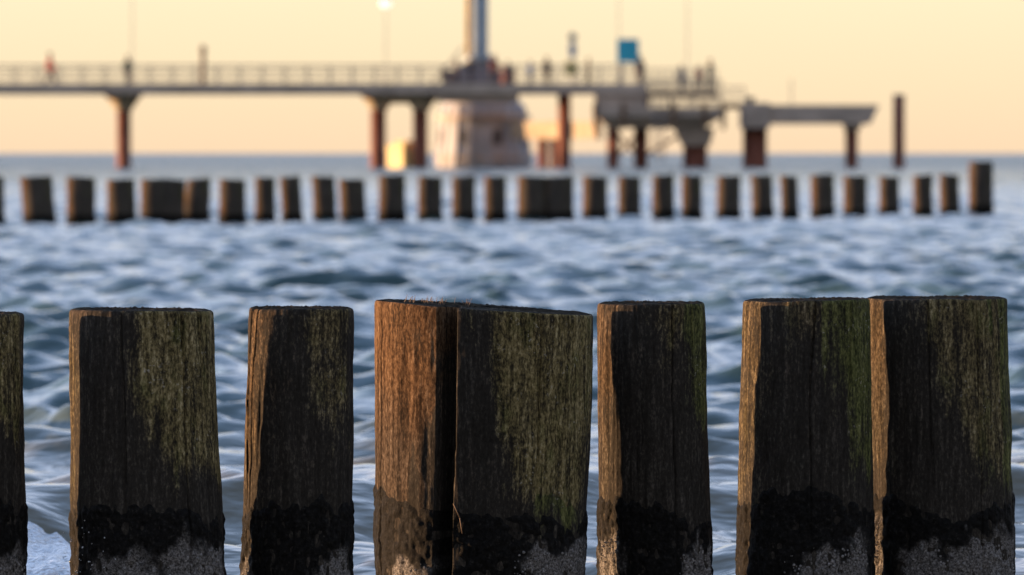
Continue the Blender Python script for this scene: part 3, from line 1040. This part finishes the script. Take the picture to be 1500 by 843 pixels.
# lamps, signs ---------------------------------------------------------
def lamp(px, y, label, yhead, twin=False):
    root = thing('street_lamp', label, 'street lamp', (X(px), PY + y, 0), 'lamp posts along the pier')
    MB().lathe([(0.07, Z(127)), (0.07, Z(112)), (0.030, Z(111)), (0.022, Z(yhead + 3))], 0, 0, 12).build('pole', M_RAIL, root, smooth=True)
    MB().lathe([(0.05, Z(yhead + 4)), (0.26, Z(yhead + 1)), (0.32, Z(yhead - 3)), (0.24, Z(yhead - 9)), (0.1, Z(yhead - 11))], 0, 0, 20).build('lamp_globe', M_LAMP if twin else M_WHITE, root, smooth=True)
    MB().lathe([(0.34, Z(yhead - 9.2)), (0.3, Z(yhead - 12)), (0.05, Z(yhead - 14))], 0, 0, 20).build('lamp_cap', M_RAIL, root, smooth=True)
    return root


lamp(565, 0.5, 'lamp post with a glowing white head above the twin columns', 8, True)
lamp(188, 4.1, 'thin lamp post above the first pier column from the left', -22)
lamp(908, 4.1, 'thin lamp post rising behind the teal sign board', -22)
lamp(1010, 5.2, 'thin lamp post standing over the lower platform', -22)

pole = thing('pole', 'short brown post on the deck halfway between first column and twin columns', 'post', (X(297), PY + 0.6, 0))
MB().lathe([(0.15, Z(127)), (0.15, Z(78)), (0.11, Z(77))], 0, 0, 12).build('shaft', M_TIMB, pole, smooth=True)
MB().lathe([(0.19, Z(77)), (0.19, Z(69)), (0.06, Z(66))], 0, 0, 12).build('head', M_TIMB, pole, smooth=True)

sg = thing('sign_board', 'teal rectangular sign board on two posts above the pier head', 'sign', (X(920), PY + 0.8, 0))
MB().box(-16 * MP, 16 * MP, -0.05, 0.05, Z(92), Z(57)).build('panel', M_TEAL, sg, 0.015)
for sx in (-11, 11):
    MB().tube((sx * MP, 0.10, Z(126)), (sx * MP, 0.10, Z(58)), 0.045).build('post', M_RAIL, sg)

sp_ = thing('sign_post', 'slim signpost with small blue disc over a pale plate', 'sign', (X(839), PY + 1.2, 0))
MB().tube((0, 0.08, Z(126)), (0, 0.08, Z(50)), 0.05).build('post', M_RAIL, sp_)
d_ = MB().lathe([(0.26, -0.03), (0.26, 0.03)], 0, 0, 24).build('disc', M_MAST, sp_)
d_.rotation_euler = (PI / 2, 0, 0)
d_.location = (0, 0, Z(54))
MB().box(-0.22, 0.22, -0.03, 0.03, Z(83), Z(63)).build('plate', M_BLUE, sp_, 0.01)
bx_ = thing('lifebuoy_box', 'round yellow lifebuoy holder on the railing below the slim signpost', 'lifebuoy', (X(836), PY - 0.1, Z(100)))
tor = bmesh.new()
rings = []
for a in range(24):
    aa = 2 * PI * a / 24
    rings.append([tor.verts.new(((0.30 + 0.09 * math.cos(q)) * math.cos(aa), 0.09 * math.sin(q), (0.30 + 0.09 * math.cos(q)) * math.sin(aa))) for q in [2 * PI * j / 10 for j in range(10)]])
for a in range(24):
    for j in range(10):
        tor.faces.new((rings[a][j], rings[(a + 1) % 24][j], rings[(a + 1) % 24][(j + 1) % 10], rings[a][(j + 1) % 10]))
me = bpy.data.meshes.new('ring')
tor.to_mesh(me)
tor.free()
link('ring', me, M_YEL, bx_)
MB().box(-0.36, 0.36, 0.08, 0.12, -0.4, 0.4).build('back_board', M_YEL, bx_, 0.01)


# people ---------------------------------------------------------------
def person(label, px, y, base_py, top_col, leg_col, hair=(0.05, 0.03, 0.02), face=0.0, stride=0.12, arm=0.1, h=1.74, bulk=1.18):
    """One continuous figure grown from a skeleton; clothes are the body's material zones."""
    k = h / 1.74
    J = {'hip': (0, 0, .95), 'bel': (0, 0, 1.10), 'ch': (0, -.01, 1.30), 'nk': (0, 0, 1.48), 'hd0': (0, -.02, 1.57), 'hd': (0, -.02, 1.67),
         'sl': (-.18, 0, 1.41), 'el': (-.24, .02 + arm * .5, 1.14), 'wl': (-.22, -.06 + arm, .92), 'fl': (-.21, -.09 + arm, .83),
         'sr': (.18, 0, 1.41), 'er': (.24, .02 - arm * .5, 1.14), 'wr': (.22, -.08 - arm, .92), 'fr': (.21, -.11 - arm, .83),
         'hl': (-.10, 0, .90), 'kl': (-.11, -stride * .6, .50), 'al': (-.11, -stride, .09), 'tl': (-.12, -stride - .17, .035),
         'hr': (.10, 0, .90), 'kr': (.11, stride * .25, .50), 'ar': (.11, stride, .09), 'tr': (.12, stride - .17, .035)}
    RAD = {'hip': .15, 'bel': .14, 'ch': .165, 'nk': .06, 'hd0': .085, 'hd': .10, 'sl': .075, 'el': .05, 'wl': .036, 'fl': .04,
           'sr': .075, 'er': .05, 'wr': .036, 'fr': .04, 'hl': .10, 'kl': .07, 'al': .048, 'tl': .04, 'hr': .10, 'kr': .07, 'ar': .048, 'tr': .04}
    E = [('hip', 'bel'), ('bel', 'ch'), ('ch', 'nk'), ('nk', 'hd0'), ('hd0', 'hd'), ('ch', 'sl'), ('sl', 'el'), ('el', 'wl'), ('wl', 'fl'),
         ('ch', 'sr'), ('sr', 'er'), ('er', 'wr'), ('wr', 'fr'), ('hip', 'hl'), ('hl', 'kl'), ('kl', 'al'), ('al', 'tl'),
         ('hip', 'hr'), ('hr', 'kr'), ('kr', 'ar'), ('ar', 'tr')]
    names = list(J)
    me = bpy.data.meshes.new('sk')
    me.from_pydata([tuple(c * k for c in J[n_]) for n_ in names], [(names.index(a), names.index(c)) for a, c in E], [])
    tmp = bpy.data.objects.new('sk', me)
    COL.objects.link(tmp)
    tmp.modifiers.new('skin', 'SKIN')
    sub = tmp.modifiers.new('sub', 'SUBSURF')
    sub.levels = sub.render_levels = 1
    for i_, n_ in enumerate(names):
        sv = me.skin_vertices[0].data[i_]
        q_ = RAD[n_] * k * (bulk if J[n_][2] < 1.45 and n_ not in ('fl', 'fr') else 1.06)
        sv.radius = (q_, q_ * (0.72 if n_ in ('hip', 'bel', 'ch') else 1.0))
        sv.use_root = (n_ == 'hip')
    dg = bpy.context.evaluated_depsgraph_get()
    body = bpy.data.meshes.new_from_object(tmp.evaluated_get(dg))
    bpy.data.objects.remove(tmp)
    body.name = 'body'
    body.materials.clear()
    tm = simple('jacket_cloth', top_col, 0.85, scale=6)
    lm = simple('trouser_cloth', leg_col, 0.85, scale=6)
    hm = simple('hair', hair, 0.7)
    for m_ in (tm, lm, M_SKIN, M_DARK):
        body.materials.append(m_)
    for p in body.polygons:
        c = p.center / k
        if c.z > 1.50 or (abs(c.x) > .15 and c.z < .90 and c.z > .70 and abs(c.y) < .5 and abs(c.x) > .17):
            p.material_index = 2
        elif c.z > .90:
            p.material_index = 0
        elif c.z > .11:
            p.material_index = 1
        else:
            p.material_index = 3
    root = thing('person', label, 'person', (X(px), PY + y, Z(base_py)), 'people on the pier')
    root.rotation_euler = (0, 0, face)
    link('body', body, None, root)
    hb = MB()
    hb.lathe([(.07 * k, 1.62 * k), (.112 * k, 1.66 * k), (.115 * k, 1.72 * k), (.085 * k, 1.775 * k), (.02 * k, 1.795 * k)], 0, 0.012, 14).build('hair', hm, root, smooth=True)
    return root


DB = 122.5
person('walker in a bright red jacket with dark trousers, far left on the deck', 72, 0.9, 127, (0.88, 0.05, 0.02), (0.05, 0.05, 0.08), face=PI / 2, stride=0.34, arm=0.22, h=1.98, bulk=1.5)
person('person in dark green standing under the leftmost thin lamp post', 186, 1.0, 127, (0.06, 0.09, 0.05), (0.03, 0.035, 0.03), face=0.4, h=1.8)
for i, (lab, px, y, tcol, lcol, hh) in enumerate([
        ('person in a dark brown coat at the left end of the group by the mast', 650, 0.9, (0.09, 0.055, 0.04), (0.03, 0.03, 0.04), 1.15),
        ('person in a grey jacket beside the winch housing, left of the mast', 668, 0.7, (0.12, 0.10, 0.10), (0.04, 0.035, 0.04), 1.6),
        ('person in a black coat right before the foot of the mast', 690, 0.6, (0.04, 0.035, 0.04), (0.03, 0.03, 0.035), 1.72),
        ('person in a maroon jacket just right of the mast', 724, 0.7, (0.15, 0.04, 0.035), (0.04, 0.035, 0.04), 1.85),
        ('person in a charcoal jacket at the right end of the group by the mast', 744, 0.8, (0.06, 0.055, 0.065), (0.03, 0.03, 0.035), 1.5),
        ('person in a light blue jacket at the deck railing right of the mast', 777, 0.9, (0.14, 0.23, 0.42), (0.06, 0.09, 0.17), 1.5),
        ('person in brown clothes at the railing left of the slim signpost', 801, 0.8, (0.13, 0.08, 0.05), (0.10, 0.06, 0.035), 1.74),
        ('person in dark olive between the slim signpost and the teal board', 862, 0.8, (0.07, 0.07, 0.045), (0.05, 0.045, 0.035), 1.66),
        ('person in a dark plum coat standing right under the teal board', 938, 0.5, (0.09, 0.06, 0.075), (0.06, 0.045, 0.055), 1.78)]):
    person(lab, px, y, 127, tcol, lcol, face=[0.2, -0.8, 1.1, -0.3, 0.7, 2.6, 3.0, -1.2, 0.4][i], stride=0.06 + 0.03 * (i % 3), h=hh)
for i, (lab, px, tcol, lcol, hh) in enumerate([
        ('person in a pale grey jacket on the lower platform steps', 999, (0.33, 0.33, 0.34), (0.18, 0.16, 0.16), 1.55),
        ('person in a red top on the lower platform, left of the dark figure', 1026, (0.45, 0.10, 0.08), (0.10, 0.06, 0.06), 1.55),
        ('tall person in dark green at the right end of the lower platform', 1042, (0.045, 0.065, 0.05), (0.04, 0.05, 0.045), 1.9)]):
    person(lab, px, 2.3, 134, tcol, lcol, face=0.5 - i * 0.7, stride=0.08, h=hh)
